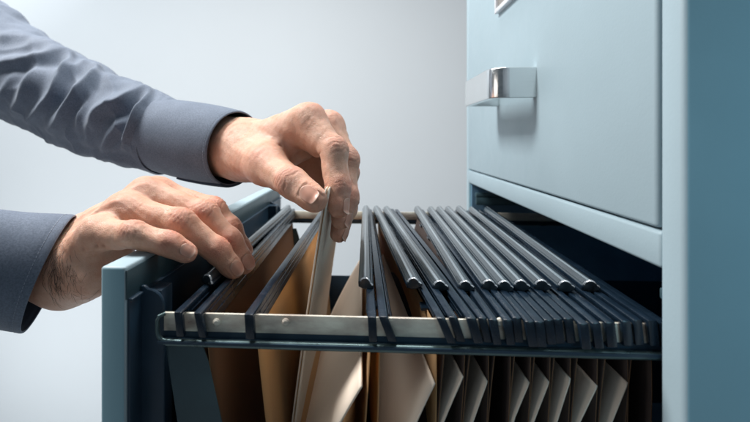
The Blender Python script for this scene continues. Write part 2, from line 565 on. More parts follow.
# near hook positions measured along the near rail; skew = how far the far end of the bar is shifted
FILES = [
    # bar1 px, skew1, bar2 px, skew2, strip near px,py, strip far px,py, bottom shift, label
    dict(b=((180.5, -.006), (198.5, -.008)), s=((209, 276), (288.5, 205.5)), xb=.028, lab='leftmost hanging file, behind the resting hand and closest to the drawer front'),
    dict(b=((250.5, .004), (371.5, -.006)), s=((365.5, 274.5), (366.0, 204.5)), xb=.004, bl=.004, br=.0, lab='wide open hanging file around the folder that the fingers hold'),
    dict(b=((382.0, -.006), (438.5, -.0255)), s=((412.5, 275.5), (376.0, 205.5)), xb=-.008, bl=-.004, br=.010, lab='hanging file gaping just right of the wide open one, pale sheet inside'),
    dict(b=((451.5, -.0235), (469.0, -.0225)), s=((438.5, 275), (386, 205.2)), xb=-.020, lab='hanging file whose strip is second of those crowded right of the gaping file'),
    dict(b=((481.0, -.0225), (491.5, -.001)), s=((464.5, 276.5), (417.0, 205.8)), xb=-.018, lab='hanging file with bare bar and brown card wedge showing before its strip'),
    dict(b=((505.5, -.002), (516.0, .002)), s=((488, 276.5), (430.5, 205.4)), xb=-.018, lab='hanging file with the fourth strip counted leftward from the brown wedge gap'),
    dict(b=((526.5, .002), (537.0, .003)), s=((503.5, 277.5), (439, 205.5)), xb=-.018, lab=''),
    dict(b=((547.5, .003), (557.5, .005)), s=((519.5, 277.6), (447.5, 205.4)), xb=-.018, lab=''),
    dict(b=((568.0, .004), (580.0, .005)), s=((540, 277.0), (458.5, 205.0)), xb=-.018, lab=''),
    dict(b=((592.5, .004), (608.0, .006)), s=((563.5, 277.5), (471.5, 205.4)), xb=-.018, lab=''),
    dict(b=((625.0, .006), (637.0, .008)), s=((588.5, 275.0), (487, 205.5)), xb=-.016, lab=''),
    dict(b=((651.0, .009), (663.0, .010)), s=None, xb=-.014, lab='hanging file without a strip, half lost in the shadow of the opening'),
]
FILES[5]['lab'] = 'hanging file two strips right of the brown card wedge'
FILES[4]['lab'] = 'hanging file at the brown card wedge, left strip of the tight right cluster'
FILES[3]['lab'] = 'hanging file just left of the bare black bar beside the brown card wedge'
FILES[6]['lab'] = 'hanging file in the middle of the tight cluster, fifth strip from the cabinet end'
FILES[7]['lab'] = 'hanging file in the tight cluster, fourth strip from the cabinet end'
FILES[8]['lab'] = 'hanging file in the tight cluster, third strip from the cabinet end'
FILES[9]['lab'] = 'hanging file next to the last, second strip from the cabinet end'
FILES[10]['lab'] = 'hanging file with the rightmost strip, partly under the blue cabinet frame'
GRP = 'black hanging files in the open drawer'
for q, hg in zip(range(3, 12), (.0066, .0066, .0060, .0055, .0055, .0060, .0070, .0078, .0070)): FILES[q]['hg'] = hg
for i, F in enumerate(FILES):
    x1 = X2(F['b'][0][0], skew=F['b'][0][1]); x2 = X2(F['b'][1][0], skew=F['b'][1][1])
    root = empty('hanging_file', ((x1[0] + x2[0]) / 2, 0.4, Z0 - .33), F['lab'], 'hanging file', GRP)
    F['x'] = (x1, x2)
    for q, xx in enumerate((x1, x2)):
        ln = {0: (-.10, -.22), 1: (-.05, -.06), 2: (-.40, -.42), 3: (-.34, -.30), 4: (-.22, -.18)}.get(i, (-.13, -.11))[q] + random.uniform(-.02, .02)
        hook_bar(root, *xx, lean=ln, w=random.uniform(.0042, .0052) + (.0004 if i > 4 else 0), dz=random.uniform(-.0008, .0006), dy=random.uniform(-.0024, .0012))
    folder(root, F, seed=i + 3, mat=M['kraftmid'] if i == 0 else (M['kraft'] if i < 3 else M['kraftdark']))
    if F['s'] is None: continue
    (a, b_), (c, d_) = F['s']
    pn = at(a, b_, 0.2695); pf = at(c, d_, 0.553)
    zz = Z0 - .0905
    pn.z = zz + random.uniform(-.0012, .0008); pf.z = zz + random.uniform(-.0006, .0006)
    strip_part(root, pn, pf, math.radians((14 if i > 1 else (6 if i == 1 else -16)) + random.uniform(-5, 5)))

# ------------------------------------------------------------------ documents inside the files
GRD = 'pale documents standing in the hanging files'


def page(label, top_n, top_f, lean, relax, z0=-.147, y0=.2395, y1=.50, zlen=.17, thick=.0008, seed=0, hug=None, drop=0.0):
    """one sheet: its top edge runs from near to far, below it the sheet slides off to the left; hug = the file whose leaves hold it"""
    n = 18
    def fx(v, i):
        s = (i / (n - 1)) ** 1.5 * zlen
        z = z0 + drop * v - s
        x = top_n + (top_f - top_n) * v - lean * relax * (1 - math.exp(-s / relax)) - .02 * s
        if hug is not None:
            vv = (y0 + (y1 - y0) * v - .24) / (RF - .244)
            a, b_ = leaf_x(hug, 0, vv, z) + .0011, leaf_x(hug, 1, vv, z) - .0011
            x = min(max(x, a), max(a, b_))
        return x, z
    o = leaf_sheet('document', fx, list(range(n)), y0, y1, M['card'], None, thick, 18, 0.0, seed)
    tag(o, label, 'document', GRD)
    return o


p = at(361.5, 386, .2400)
page('large pale sheet leaning in the wide open file, right of the held folder', p.x, p.x - .004, .58, .25, p.z - Z0, .2400, .50, thick=.0014)
F = FILES[2]
p = at(441, 383, .2385); z = p.z - Z0
a = min(p.x, leaf_x(F, 1, 0, z) - .0009)
page('broad pale sheet with pointed corner in the gaping file', a, a - .020, .48, .14, z, .2380, .50, thick=.0009, hug=F)
for fi, px, py, lean, lab in ((3, 470, 376, .42, 'narrow pale sheet just right of the broad pointed one'),
                              (4, 503, 381, .34, 'slim pale sheet left of the middle of the row of corners'),
                              (6, 537, 382, .40, 'pale sheet in the middle of the row of corners under the rail'),
                              (7, 560, 381.5, .37, 'left sheet of the two pale ones standing close together'),
                              (8, 574, 378, .30, 'right sheet of the two pale ones standing close together'),
                              (9, 610, 385.6, .46, 'wide pale sheet beside the one nearest the cabinet frame'),
                              (10, 632, 382, .38, 'pale sheet nearest the blue cabinet frame')):
    F = FILES[fi]
    p = at(px, py, .2392); z = p.z - Z0
    a = min(max(p.x, leaf_x(F, 0, 0, z) + .003), leaf_x(F, 1, 0, z) - .0008)
    b_ = a + leaf_x(F, 1, .8, z) - leaf_x(F, 1, 0, z)
    page(lab, a, b_, lean, .30, z, .2386, .50, seed=fi, hug=F, drop=random.uniform(-.004, .004))
# ------------------------------------------------------------------ the person: two arms reaching into the picture
def V(px, py, Y):
    v = at(px, py, Y)
    return np.array(v[:])


class Field:
    """signed distance on a grid, built from tapered capsules"""
    def __init__(s, lo, hi, h):
        s.lo = np.array(lo); s.h = h
        s.n = np.ceil((np.array(hi) - s.lo) / h).astype(int) + 1
        s.ax = [s.lo[i] + h * np.arange(s.n[i]) for i in range(3)]
        s.big = 0.03

    def new(s):
        return np.full(tuple(s.n), s.big, np.float32)

    def cone(s, F, a, b, r1, r2, k, flat=None):
        """smooth-union of a round cone into F (only near it). flat = (direction, factor): squash along a direction"""
        a = np.asarray(a, float); b = np.asarray(b, float)
        pad = 0.022
        R = max(r1, r2)
        lo = np.minimum(a, b) - R - pad; hi = np.maximum(a, b) + R + pad
        i0 = np.maximum(((lo - s.lo) / s.h).astype(int), 0); i1 = np.minimum(((hi - s.lo) / s.h).astype(int) + 2, s.n)
        if np.any(i1 <= i0): return
        sl = tuple(slice(i0[i], i1[i]) for i in range(3))
        x = s.ax[0][sl[0]][:, None, None] - a[0]; y = s.ax[1][sl[1]][None, :, None] - a[1]; z = s.ax[2][sl[2]][None, None, :] - a[2]
        ab = b - a; L2 = max(float(ab @ ab), 1e-12)
        t = np.clip((x * ab[0] + y * ab[1] + z * ab[2]) / L2, 0, 1)
        X = x - t * ab[0]; Y = y - t * ab[1]; Zc = z - t * ab[2]
        d2 = X * X + Y * Y + Zc * Zc
        if flat is not None:
            n = np.asarray(flat[0], float); n = n / np.linalg.norm(n)
            q = X * n[0] + Y * n[1] + Zc * n[2]
            d2 = d2 + q * q * (1 / flat[1] ** 2 - 1)
        d = np.sqrt(d2) - (r1 + (r2 - r1) * t)
        S = F[sl]
        if k > 0:
            hh = np.clip(0.5 + 0.5 * (S - d) / k, 0, 1)
            F[sl] = S + (d - S) * hh - k * hh * (1 - hh)
        else:
            F[sl] = np.minimum(S, d)


def smin(a, b, k):
    hh = np.clip(0.5 + 0.5 * (b - a) / k, 0, 1)
    return b + (a - b) * hh - k * hh * (1 - hh)


def surface_nets(F, lo, h):
    ins = F < 0
    nx, ny, nz = F.shape
    cs = (nx - 1, ny - 1, nz - 1)
    acc = np.zeros(cs + (3,), np.float32); cnt = np.zeros(cs, np.float32)
    for axis in range(3):
        o = [0, 1, 2]; o.remove(axis)
        A = [slice(None)] * 3; B = [slice(None)] * 3
        A[axis] = slice(0, -1); B[axis] = slice(1, None)
        fa = F[tuple(A)]; fb = F[tuple(B)]
        cross = (fa < 0) != (fb < 0)
        with np.errstate(divide='ignore', invalid='ignore'):
            t = np.where(cross, fa / (fa - fb), 0)
        for da in (0, 1):
            for db in (0, 1):
                sl = [slice(None)] * 3
                sl[o[0]] = slice(da, cs[o[0]] + da); sl[o[1]] = slice(db, cs[o[1]] + db)
                c = cross[tuple(sl)]; tt = t[tuple(sl)]
                cnt += c
                acc[..., axis] += np.where(c, tt, 0)
                acc[..., o[0]] += np.where(c, da, 0)
                acc[..., o[1]] += np.where(c, db, 0)
    act = cnt > 0
    idx = np.full(cs, -1, np.int64); idx[act] = np.arange(act.sum())
    ijk = np.argwhere(act)
    Vt = (ijk + acc[act] / cnt[act][:, None]) * h + lo
    quads = []
    for axis in range(3):
        o = [(axis + 1) % 3, (axis + 2) % 3]
        A = [slice(None)] * 3; B = [slice(None)] * 3
        A[axis] = slice(0, -1); B[axis] = slice(1, None)
        c = ins[tuple(A)] != ins[tuple(B)]
        e = np.argwhere(c)
        ok = (e[:, o[0]] > 0) & (e[:, o[1]] > 0) & (e[:, o[0]] < cs[o[0]]) & (e[:, o[1]] < cs[o[1]])
        e = e[ok]
        flip = ins[tuple(e.T)]
        def cell(d0, d1):
            q = e.copy(); q[:, o[0]] -= d0; q[:, o[1]] -= d1
            return idx[tuple(q.T)]
        q = np.stack([cell(1, 1), cell(0, 1), cell(0, 0), cell(1, 0)], 1)
        q[~flip] = q[~flip][:, ::-1]
        quads.append(q)
    return Vt.astype(float), np.concatenate(quads)


def edges_of(Q):
    e = np.concatenate([Q[:, [0, 1]], Q[:, [1, 2]], Q[:, [2, 3]], Q[:, [3, 0]]])
    return np.unique(np.sort(e, 1), axis=0)


def relax(P, E, it, lam=0.5):
    n = len(P)
    deg = np.bincount(E.ravel(), minlength=n)[:, None].clip(1)
    for _ in range(it):
        S = np.stack([np.bincount(E[:, 0], P[E[:, 1], c], n) + np.bincount(E[:, 1], P[E[:, 0], c], n) for c in range(3)], 1)
        P = P + lam * (S / deg - P)
    return P


def normals(P, Q):
    n = np.cross(P[Q[:, 2]] - P[Q[:, 0]], P[Q[:, 3]] - P[Q[:, 1]])
    N_ = np.stack([sum(np.bincount(Q[:, i], n[:, c], len(P)) for i in range(4)) for c in range(3)], 1)
    return N_ / np.linalg.norm(N_, axis=1)[:, None].clip(1e-12)


def sst(a, b, x):
    t = np.clip((x - a) / (b - a), 0, 1)
    return t * t * (3 - 2 * t)


def unit(v):
    v = np.asarray(v, float)
    return v / np.linalg.norm(v)


def ortho(n, d):
    n = np.asarray(n, float) - d * float(np.dot(n, d))
    return unit(n)


def vnoise(P, scale, seed):
    """cheap smooth pseudo-noise in [-1,1]"""
    r = np.random.default_rng(seed); out = np.zeros(len(P))
    for k in range(6):
        w = r.normal(size=3); w = w / np.linalg.norm(w) * scale * r.uniform(.6, 1.5)
        out += np.sin(P @ w + r.uniform(0, 6.28))
    return out / 3.2


def polyline_dist(P, pts):
    best = np.full(len(P), 9.0); par = np.zeros(len(P))
    for i in range(len(pts) - 1):
        a, b = np.asarray(pts[i], float), np.asarray(pts[i + 1], float)
        ab = b - a
        t = np.clip((P - a) @ ab / max(ab @ ab, 1e-12), 0, 1)
        d = np.linalg.norm(P - a - t[:, None] * ab, axis=1)
        m = d < best
        best[m] = d[m]; par[m] = (i + t[m]) / (len(pts) - 1)
    return best, par


def build_hand(spec, h):
    pts = [p for f in spec['fingers'] for p in f['J']] + [c[0] for c in spec['palm']] + [c[1] for c in spec['palm']]
    pts = np.array(pts)
    Fd = Field(pts.min(0) - .024, pts.max(0) + .024, h)
    # outer ends of the forearm run on past the grid; the sleeve covers them
    palm = Fd.new()
    for c in spec['palm']:
        Fd.cone(palm, c[0], c[1], c[2], c[3], c[4] if len(c) > 4 else .010, c[5] if len(c) > 5 else None)
    hand = palm.copy()
    for f in spec['fingers']:
        J, R = f['J'], [r * f.get('slim', .925) for r in f['R']]
        ff = Fd.new()
        for i in range(len(J) - 1):
            d = unit(J[i + 1] - J[i])
            Fd.cone(ff, J[i], J[i + 1], R[i], R[i + 1], .0035)
            # slightly waisted phalanges with fleshy pads underneath
            n = ortho(f['dorsal'][i], d)
            mid = J[i] * .5 + J[i + 1] * .5
            rm = (R[i] + R[i + 1]) / 2
            if i > 0 or f.get('pad0', True):
                Fd.cone(ff, mid - n * rm * .22 - d * rm * .35, mid - n * rm * .22 + d * rm * .35, rm * .90, rm * .88, .004)
        # rounder fingertip, flattened a little
        d = unit(J[-1] - J[-2]); n = ortho(f['dorsal'][-1], d)
        Fd.cone(ff, J[-1] - n * R[-1] * .12 - d * .002, J[-1] - n * R[-1] * .10 + d * R[-1] * .22, R[-1] * .96, R[-1] * .86, .003)
        # knuckle bumps
        for i in range(1, len(J) - 1):
            d = unit(J[i + 1] - J[i - 1]); n = ortho((np.asarray(f['dorsal'][i - 1]) + np.asarray(f['dorsal'][i])) / 2, d)
            Fd.cone(ff, J[i] + n * R[i] * .10 - d * .002, J[i] + n * R[i] * .10 + d * .002, R[i] * .92, R[i] * .92, .004)
        hand = np.minimum(hand, smin(palm, ff, f.get('k', .009)))
    P, Q = surface_nets(hand, Fd.lo, h)
    # drop loose bits
    E = edges_of(Q)
    P = relax(P, E, 4, .5)
    Nn = normals(P, Q)
    red = np.zeros(len(P)); crease = np.zeros(len(P)); D = np.zeros(len(P))
    for f in spec['fingers']:
        J, R = f['J'], f['R']
        for i in range(1, len(J) - 1):
            d1 = unit(J[i] - J[i - 1]); d2 = unit(J[i + 1] - J[i]); d = unit(d1 + d2)
            n = ortho((np.asarray(f['dorsal'][i - 1]) + np.asarray(f['dorsal'][i])) / 2, d)
            v = P - J[i]
            s = v @ d; dn = v @ n; lat = v - s[:, None] * d - dn[:, None] * n
            ll = np.linalg.norm(lat, axis=1); rad = np.sqrt(ll ** 2 + dn ** 2)
            near = (np.abs(s) < R[i] * 1.4) & (rad < R[i] * 1.45) & ((Nn @ n) > -.9)
            dm = sst(.15, .8, dn / R[i]) * near
            amp = f.get('wr', 1.0)
            spread = .0019 if i == 1 else .0013
            ks = (-2, -1, 0, 1, 2) if i == 1 else (-1, 0, 1)
            wob = .0006 * np.sin(ll * 900 + i) + .0004 * vnoise(P, 700, 3 + i)
            for q in ks:
                c0 = q * spread * (1 + .10 * abs(q))
                # creases bow round the knuckle
                g = np.exp(-((s - c0 - q * .10 * ll + wob) / .00050) ** 2) * dm * (1.0 if q % 2 == 0 else .7)
                D -= .00042 * amp * g; crease += .55 * amp * g
            D += .0005 * np.exp(-(s / (R[i] * .7)) ** 2) * sst(.4, 1, dn / R[i]) * near
            red += .8 * np.exp(-(s / (R[i] * .8)) ** 2) * sst(0, .8, dn / R[i]) * near
            # flexion crease on the palm side
            pm = sst(.1, .7, -dn / R[i]) * near
            g = np.exp(-((s + wob) / .0007) ** 2) * pm
            D -= .0007 * g; crease += .8 * g
        for i in range(len(J) - 1):
            d = unit(J[i + 1] - J[i]); n = ortho(f['dorsal'][i], d); Lb = np.linalg.norm(J[i + 1] - J[i])
            v = P - J[i]; s = v @ d; dn = v @ n
            rad = np.linalg.norm(v - s[:, None] * d, axis=1)
            on = sst(-.2, .5, dn / R[i]) * ((s > 0) & (s < Lb) & (rad < R[i] * 1.4))
            fl = np.sin(s * 2600 + 2.2 * vnoise(P, 260, 70 + i)) * np.clip(vnoise(P, 230, 80 + i), 0, 1)
            D += .00011 * fl * on; crease += .10 * np.clip(-fl, 0, 1) * on
        # fingertip redness
        v = P - J[-1]; r_ = np.linalg.norm(v, axis=1)
        red += .75 * np.exp(-(r_ / (R[-1] * 1.35)) ** 2)
        # MCP knuckle
        v = P - J[0]; n = unit(f['dorsal'][0])
        red += .45 * np.exp(-(np.linalg.norm(v - n * R[0], axis=1) / .012) ** 2)
        # nail bed groove
        if f.get('nail'):
            d = unit(J[-1] - J[-2]); n = ortho(f['dorsal'][-1], d); l = np.cross(d, n)
            v = P - J[-1]; s = v @ d; dn = v @ n; lt = v @ l
            w_ = R[-1] * (.55 if f['name'] == 'thumb' else .62); L0, L1 = -R[-1] * .68, R[-1] * .85
            q = np.maximum(np.abs(lt) / w_, np.abs(s - (L0 + L1) / 2) / ((L1 - L0) / 2))
            on = (dn > R[-1] * .25) & (np.linalg.norm(v, axis=1) < R[-1] * 1.8)
            D += np.where(on, .00035 * np.exp(-((q - 1.12) / .14) ** 2), 0)
            D -= np.where(on, .00040 * sst(1.02, .9, q), 0)
    for (pl, w_, amp) in spec.get('ridges', []):
        dd, par = polyline_dist(P, pl)
        fade = np.sin(np.pi * np.clip(par, .02, .98)) ** .5
        D += amp * np.exp(-(dd / w_) ** 2) * fade
        if amp < 0: crease += .7 * np.exp(-(dd / w_) ** 2) * fade * min(1, -amp / .001)
    ac = unit(spec['across']); al = unit(spec['along'])
    G_ = np.stack([P @ ac * 1500, P @ al * 260, vnoise(P, 120, 31) * 3], 1)
    fl = np.sin(G_[:, 0] + 2.5 * np.sin(G_[:, 1]) + G_[:, 2]) * sst(-.3, .6, vnoise(P, 110, 32))
    D += .00009 * fl; crease += .06 * np.clip(-fl, 0, 1)
    D += .00026 * vnoise(P, 330, 11) + .00012 * vnoise(P, 800, 12)
    P = P + Nn * D[:, None]
    red += .25 * vnoise(P, 160, 21)
    return P, Q, red, crease


def hair_strand(P0, n, d, L, r, droop=0.3):
    pts = []
    for k in range(5):
        t = k / 4
        pts.append(P0 + d * L * t + n * (L * (.30 * math.sin(t * 2.2) - droop * .25 * t * t)))
    return pts


def make_nail(f, bvh):
    J, R = f['J'], f['R']
    d = unit(J[-1] - J[-2]); n = ortho(f['dorsal'][-1], d); l = np.cross(d, n)
    r = R[-1]
    nu, nv = 15, 15
    L0, L1 = -r * .66, r * .86
    W = r * (.53 if f['name'] == 'thumb' else .60)
    base = np.zeros((nu, nv, 3)); ok = True
    for i in range(nu):
        u = -1 + 2 * i / (nu - 1)
        for j in range(nv):
            v = j / (nv - 1)
            # rounded cuticle and rounded free edge
            s0 = L0 + r * .34 * (abs(u) ** 2.4); s1 = L1 - r * .28 * (abs(u) ** 2.2)
            s = s0 + (s1 - s0) * v
            wv = W * (.86 + .16 * math.sin(math.pi * min(1, .15 + v * .8)))
            ang = u * 1.02
            ctr = J[-1] + d * s
            # nail: part of an elliptic tube over the fingertip
            base[i, j] = ctr + l * (wv * math.sin(ang) / math.sin(1.02)) + n * (r * (.60 + .42 * math.cos(ang)) - r * .02)
    # settle on the skin
    P = base.copy()
    for i in range(nu):
        for j in range(nv):
            o = Vector(base[i, j] + n * .006)
            hit = bvh.ray_cast(o, Vector(-n), .02)
            if hit[0] is not None:
                hz = float((np.array(hit[0]) - J[-1]) @ n); cur = float((base[i, j] - J[-1]) @ n)
                v = j / (nv - 1)
                tgt = hz + .00025
                if v < .80: new = tgt
                else:
                    new = max(tgt, cur - .0012)
                P[i, j] = base[i, j] + n * (new - cur)
    # smooth the height along the nail so that it stays a clean plate
    for _ in range(6):
        Hh = (P - J[-1]) @ n
        H2 = Hh.copy()
        H2[1:-1, 1:-1] = (Hh[1:-1, 1:-1] * 2 + Hh[:-2, 1:-1] + Hh[2:, 1:-1] + Hh[1:-1, :-2] + Hh[1:-1, 2:]) / 6
        H2[1:-1, -1] = (H2[1:-1, -2] + (H2[1:-1, -2] - H2[1:-1, -3]) * .7)
        P += n * (H2 - Hh)[..., None]
    P += n * .00012
    return P


def dirs(*a):
    return [unit(x) for x in a]


# ---- right arm (near): the hand lies over the top edge of the drawer front
RW = V(46, 268, .288)
r_mcp = dict(index=V(158, 193, .318), middle=V(146, 195, .302), ring=V(126, 211, .283), pinky=V(98, 233, .263))
upR = (-.25, -.35, .9)
R_spec = dict(fingers=[
    dict(name='index', J=[r_mcp['index'], V(213, 210, .319), V(230, 229, .316), V(243, 250, .312)], R=[.0118, .0098, .0086, .0072],
         dorsal=dirs((0, -.2, 1), (.6, -.3, .75), (.75, -.45, .5)), nail=True),
    dict(name='middle', J=[r_mcp['middle'], V(204, 214.5, .298), V(229, 241, .298), V(244, 263, .299)], R=[.0122, .0103, .0090, .0076],
         dorsal=dirs((0, -.3, 1), (.6, -.35, .7), (.68, -.62, .42)), nail=True),
    dict(name='ring', J=[r_mcp['ring'], V(181, 223, .276), V(216, 250, .281), V(232.5, 268, .285)], R=[.0118, .0096, .0086, .0074],
         dorsal=dirs((0, -.35, 1), (.5, -.4, .75), (.55, -.72, .45)), nail=True),
    dict(name='pinky', J=[r_mcp['pinky'], V(134, 234.5, .2515), V(169, 243.5, .2525), V(186.5, 252.5, .254)], R=[.0108, .0081, .0072, .0062],
         dorsal=dirs((0, -.4, 1), (.2, -.5, .8), (.38, -.78, .5)), nail=True, k=.008),
    dict(name='thumb', J=[V(95, 270, .318), V(128, 290, .335), V(150, 300, .345)], R=[.013, .0105, .0085], dorsal=dirs((-.5, .5, -.2), (-.5, .5, -.2)), nail=False),
], palm=[])
pr = R_spec['palm']
carp = [V(66, 243, .308), V(63, 250, .298), V(60, 259, .288), V(62, 270, .284)]
pr.append((carp[0], r_mcp['index'], .0150, .0115)); pr.append((carp[1], r_mcp['middle'], .0155, .0118))
pr.append((carp[2], r_mcp['ring'], .0150, .0116)); pr.append((carp[3], r_mcp['pinky'], .0150, .0106))
pr.append((V(66, 287, .284), V(95, 276, .269), .0155, .0135, .012))           # heel of the hand on the little-finger side
pr.append((V(80, 268, .278), V(116, 250, .285), .016, .012, .012))           # palm flesh
pr.append((V(70, 275, .305), V(100, 262, .318), .015, .013, .012))           # ball of the thumb
pr.append((V(52, 258, .304), V(-40, 254, .280), .0205, .0190, .014))         # wrist and forearm
pr.append((V(53, 272, .288), V(-40, 260, .276), .0190, .0180, .014))
R_spec['across'] = r_mcp['index'] - r_mcp['pinky']; R_spec['along'] = r_mcp['middle'] - RW
R_spec['ridges'] = [
    ([V(76, 232, .275), V(100, 212, .275), V(126, 197, .272)], .0030, .0018),   # tendons
    ([V(74, 222, .285), V(100, 203, .285), V(143, 182, .290)], .0030, .0018),
    ([V(72, 245, .265), V(95, 226, .262), V(112, 214, .265)], .0024, .0014),
    ([V(100, 236, .252), V(94, 252, .252), V(88, 266, .252)], .0013, -.0016),   # folds below the little finger
    ([V(107, 238, .252), V(98, 257, .250), V(90, 274, .252)], .0014, -.0014),
    ([V(92, 232, .254), V(84, 248, .254), V(80, 258, .254)], .0013, -.0010),
    ([V(112, 252, .25), V(104, 266, .25), V(99, 282, .25)], .0022, .0008),
    ([V(70, 300, .265), V(86, 296, .262), V(104, 289, .26)], .0012, -.0008),
    ([V(78, 240, .262), V(90, 228, .262), V(110, 222, .262), V(122, 206, .268)], .0016, .0012),  # vein
    ([V(64, 240, .270), V(76, 228, .275), V(98, 218, .276)], .0016, .0011),
]
# ---- left arm (far): thumb and fingers pinch the folder
l_mcp = dict(index=V(309, 119.5, .322), middle=V(329, 126, .345), ring=V(334, 138, .368), pinky=V(331, 150, .388))
L_spec = dict(fingers=[
    dict(name='index', J=[l_mcp['index'], V(333.5, 151, .303), V(337.5, 186, .294), V(339, 207, .2885)], R=[.0118, .0102, .0088, .0075],
         dorsal=dirs((.5, -.3, .8), (.85, -.45, .25), (.92, -.42, .05)), nail=True, k=.010),
    dict(name='middle', J=[l_mcp['middle'], V(346, 160, .325), V(346.5, 197, .312), V(341.5, 219, .304)], R=[.0118, .0100, .0086, .0074],
         dorsal=dirs((.6, -.1, .8), (.9, -.35, .15), (.93, -.38, .0)), nail=True),
    dict(name='ring', J=[l_mcp['ring'], V(347, 172, .347), V(346, 208, .330), V(339.5, 233, .320)], R=[.0112, .0094, .0082, .0070],
         dorsal=dirs((.6, 0, .8), (.9, -.3, .1), (.93, -.36, .0)), nail=True),
    dict(name='pinky', J=[l_mcp['pinky'], V(341, 177, .372), V(341, 198, .360), V(336, 212, .352)], R=[.0100, .0080, .0070, .0060],
         dorsal=dirs((.6, 0, .8), (.9, -.2, .1), (.85, -.3, 0)), nail=False),
    dict(name='thumb', J=[V(266, 165, .320), V(292, 182.5, .287), V(313.5, 198, .2755)], R=[.0142, .0110, .0096],
         dorsal=dirs((-.1, -.9, .45), (-.05, -.95, .30)), nail=True, k=.012, wr=1.05),
], palm=[])
pl_ = L_spec['palm']
lc = [V(252, 144, .366), V(252, 142, .378), V(250, 145, .392), V(248, 150, .402)]
pl_.append((lc[0], l_mcp['index'], .0165, .0116)); pl_.append((lc[1], l_mcp['middle'], .0165, .0116))
pl_.append((lc[2], l_mcp['ring'], .016, .0110)); pl_.append((lc[3], l_mcp['pinky'], .015, .0100))
pl_.append((V(243, 156, .360), V(267, 164, .322), .0185, .0150, .012))        # thumb metacarpal
pl_.append((V(252, 158, .355), V(270, 160, .335), .018, .0135, .012))
pl_.append((V(268, 152, .345), V(298, 134, .334), .0120, .0095, .014))        # web between thumb and index finger
pl_.append((V(285, 158, .350), V(304, 150, .352), .0090, .0085, .012))
pl_.append((V(265, 165, .395), V(310, 160, .395), .014, .011, .012))          # inner palm
pl_.append((V(282, 160, .398), V(318, 158, .400), .0125, .0105, .012))
pl_.append((V(300, 168, .400), V(334, 182, .392), .0115, .0100, .012))
pl_.append((V(300, 128, .330), V(318, 146, .322), .0100, .0085, .010))        # flesh under the index knuckle
pl_.append((V(242, 147, .374), V(165, 132, .430), .0240, .0265, .014))        # wrist and forearm
pl_.append((V(240, 152, .372), V(165, 142, .430), .0235, .0265, .014))
L_spec['across'] = l_mcp['index'] - l_mcp['pinky']; L_spec['along'] = l_mcp['index'] - lc[0]
L_spec['ridges'] = [
    ([V(290, 118, .31), V(293, 135, .31), V(292, 150, .318), V(297, 160, .325)], .0022, -.0022),  # folds of the web
    ([V(283, 124, .315), V(284, 138, .315), V(286, 150, .318)], .0014, -.0010),
    ([V(276, 130, .318), V(279, 142, .318), V(283, 150, .32)], .0013, -.0008),
    ([V(301, 122, .305), V(304, 136, .302), V(306, 148, .305)], .0013, -.0010),
    ([V(270, 128, .322), V(274, 140, .322), V(278, 147, .322)], .0012, -.0006),
    ([V(246, 133, .355), V(266, 140, .335), V(272, 156, .318)], .0035, .0012),   # thumb tendon
    ([V(252, 126, .355), V(280, 116, .335), V(303, 107, .318)], .0032, .0008),
    ([V(252, 165, .33), V(259, 172, .32), V(262, 182, .315)], .0012, -.0007),
]

HV = 0.00105
parts = [build_hand(R_spec, HV), build_hand(L_spec, HV)]
Pa = np.concatenate([p[0] for p in parts]); off = len(parts[0][0])
Qa = np.concatenate([parts[0][1], parts[1][1] + off])
me = bpy.data.meshes.new('person')
me.from_pydata(Pa.tolist(), [], Qa.tolist()); me.update()
me.polygons.foreach_set('use_smooth', [True] * len(me.polygons))
for nm, k in (('red', 2), ('crease', 3)):
    at_ = me.attributes.new(nm, 'FLOAT', 'POINT')
    at_.data.foreach_set('value', np.concatenate([p[k] for p in parts]).astype(np.float32))


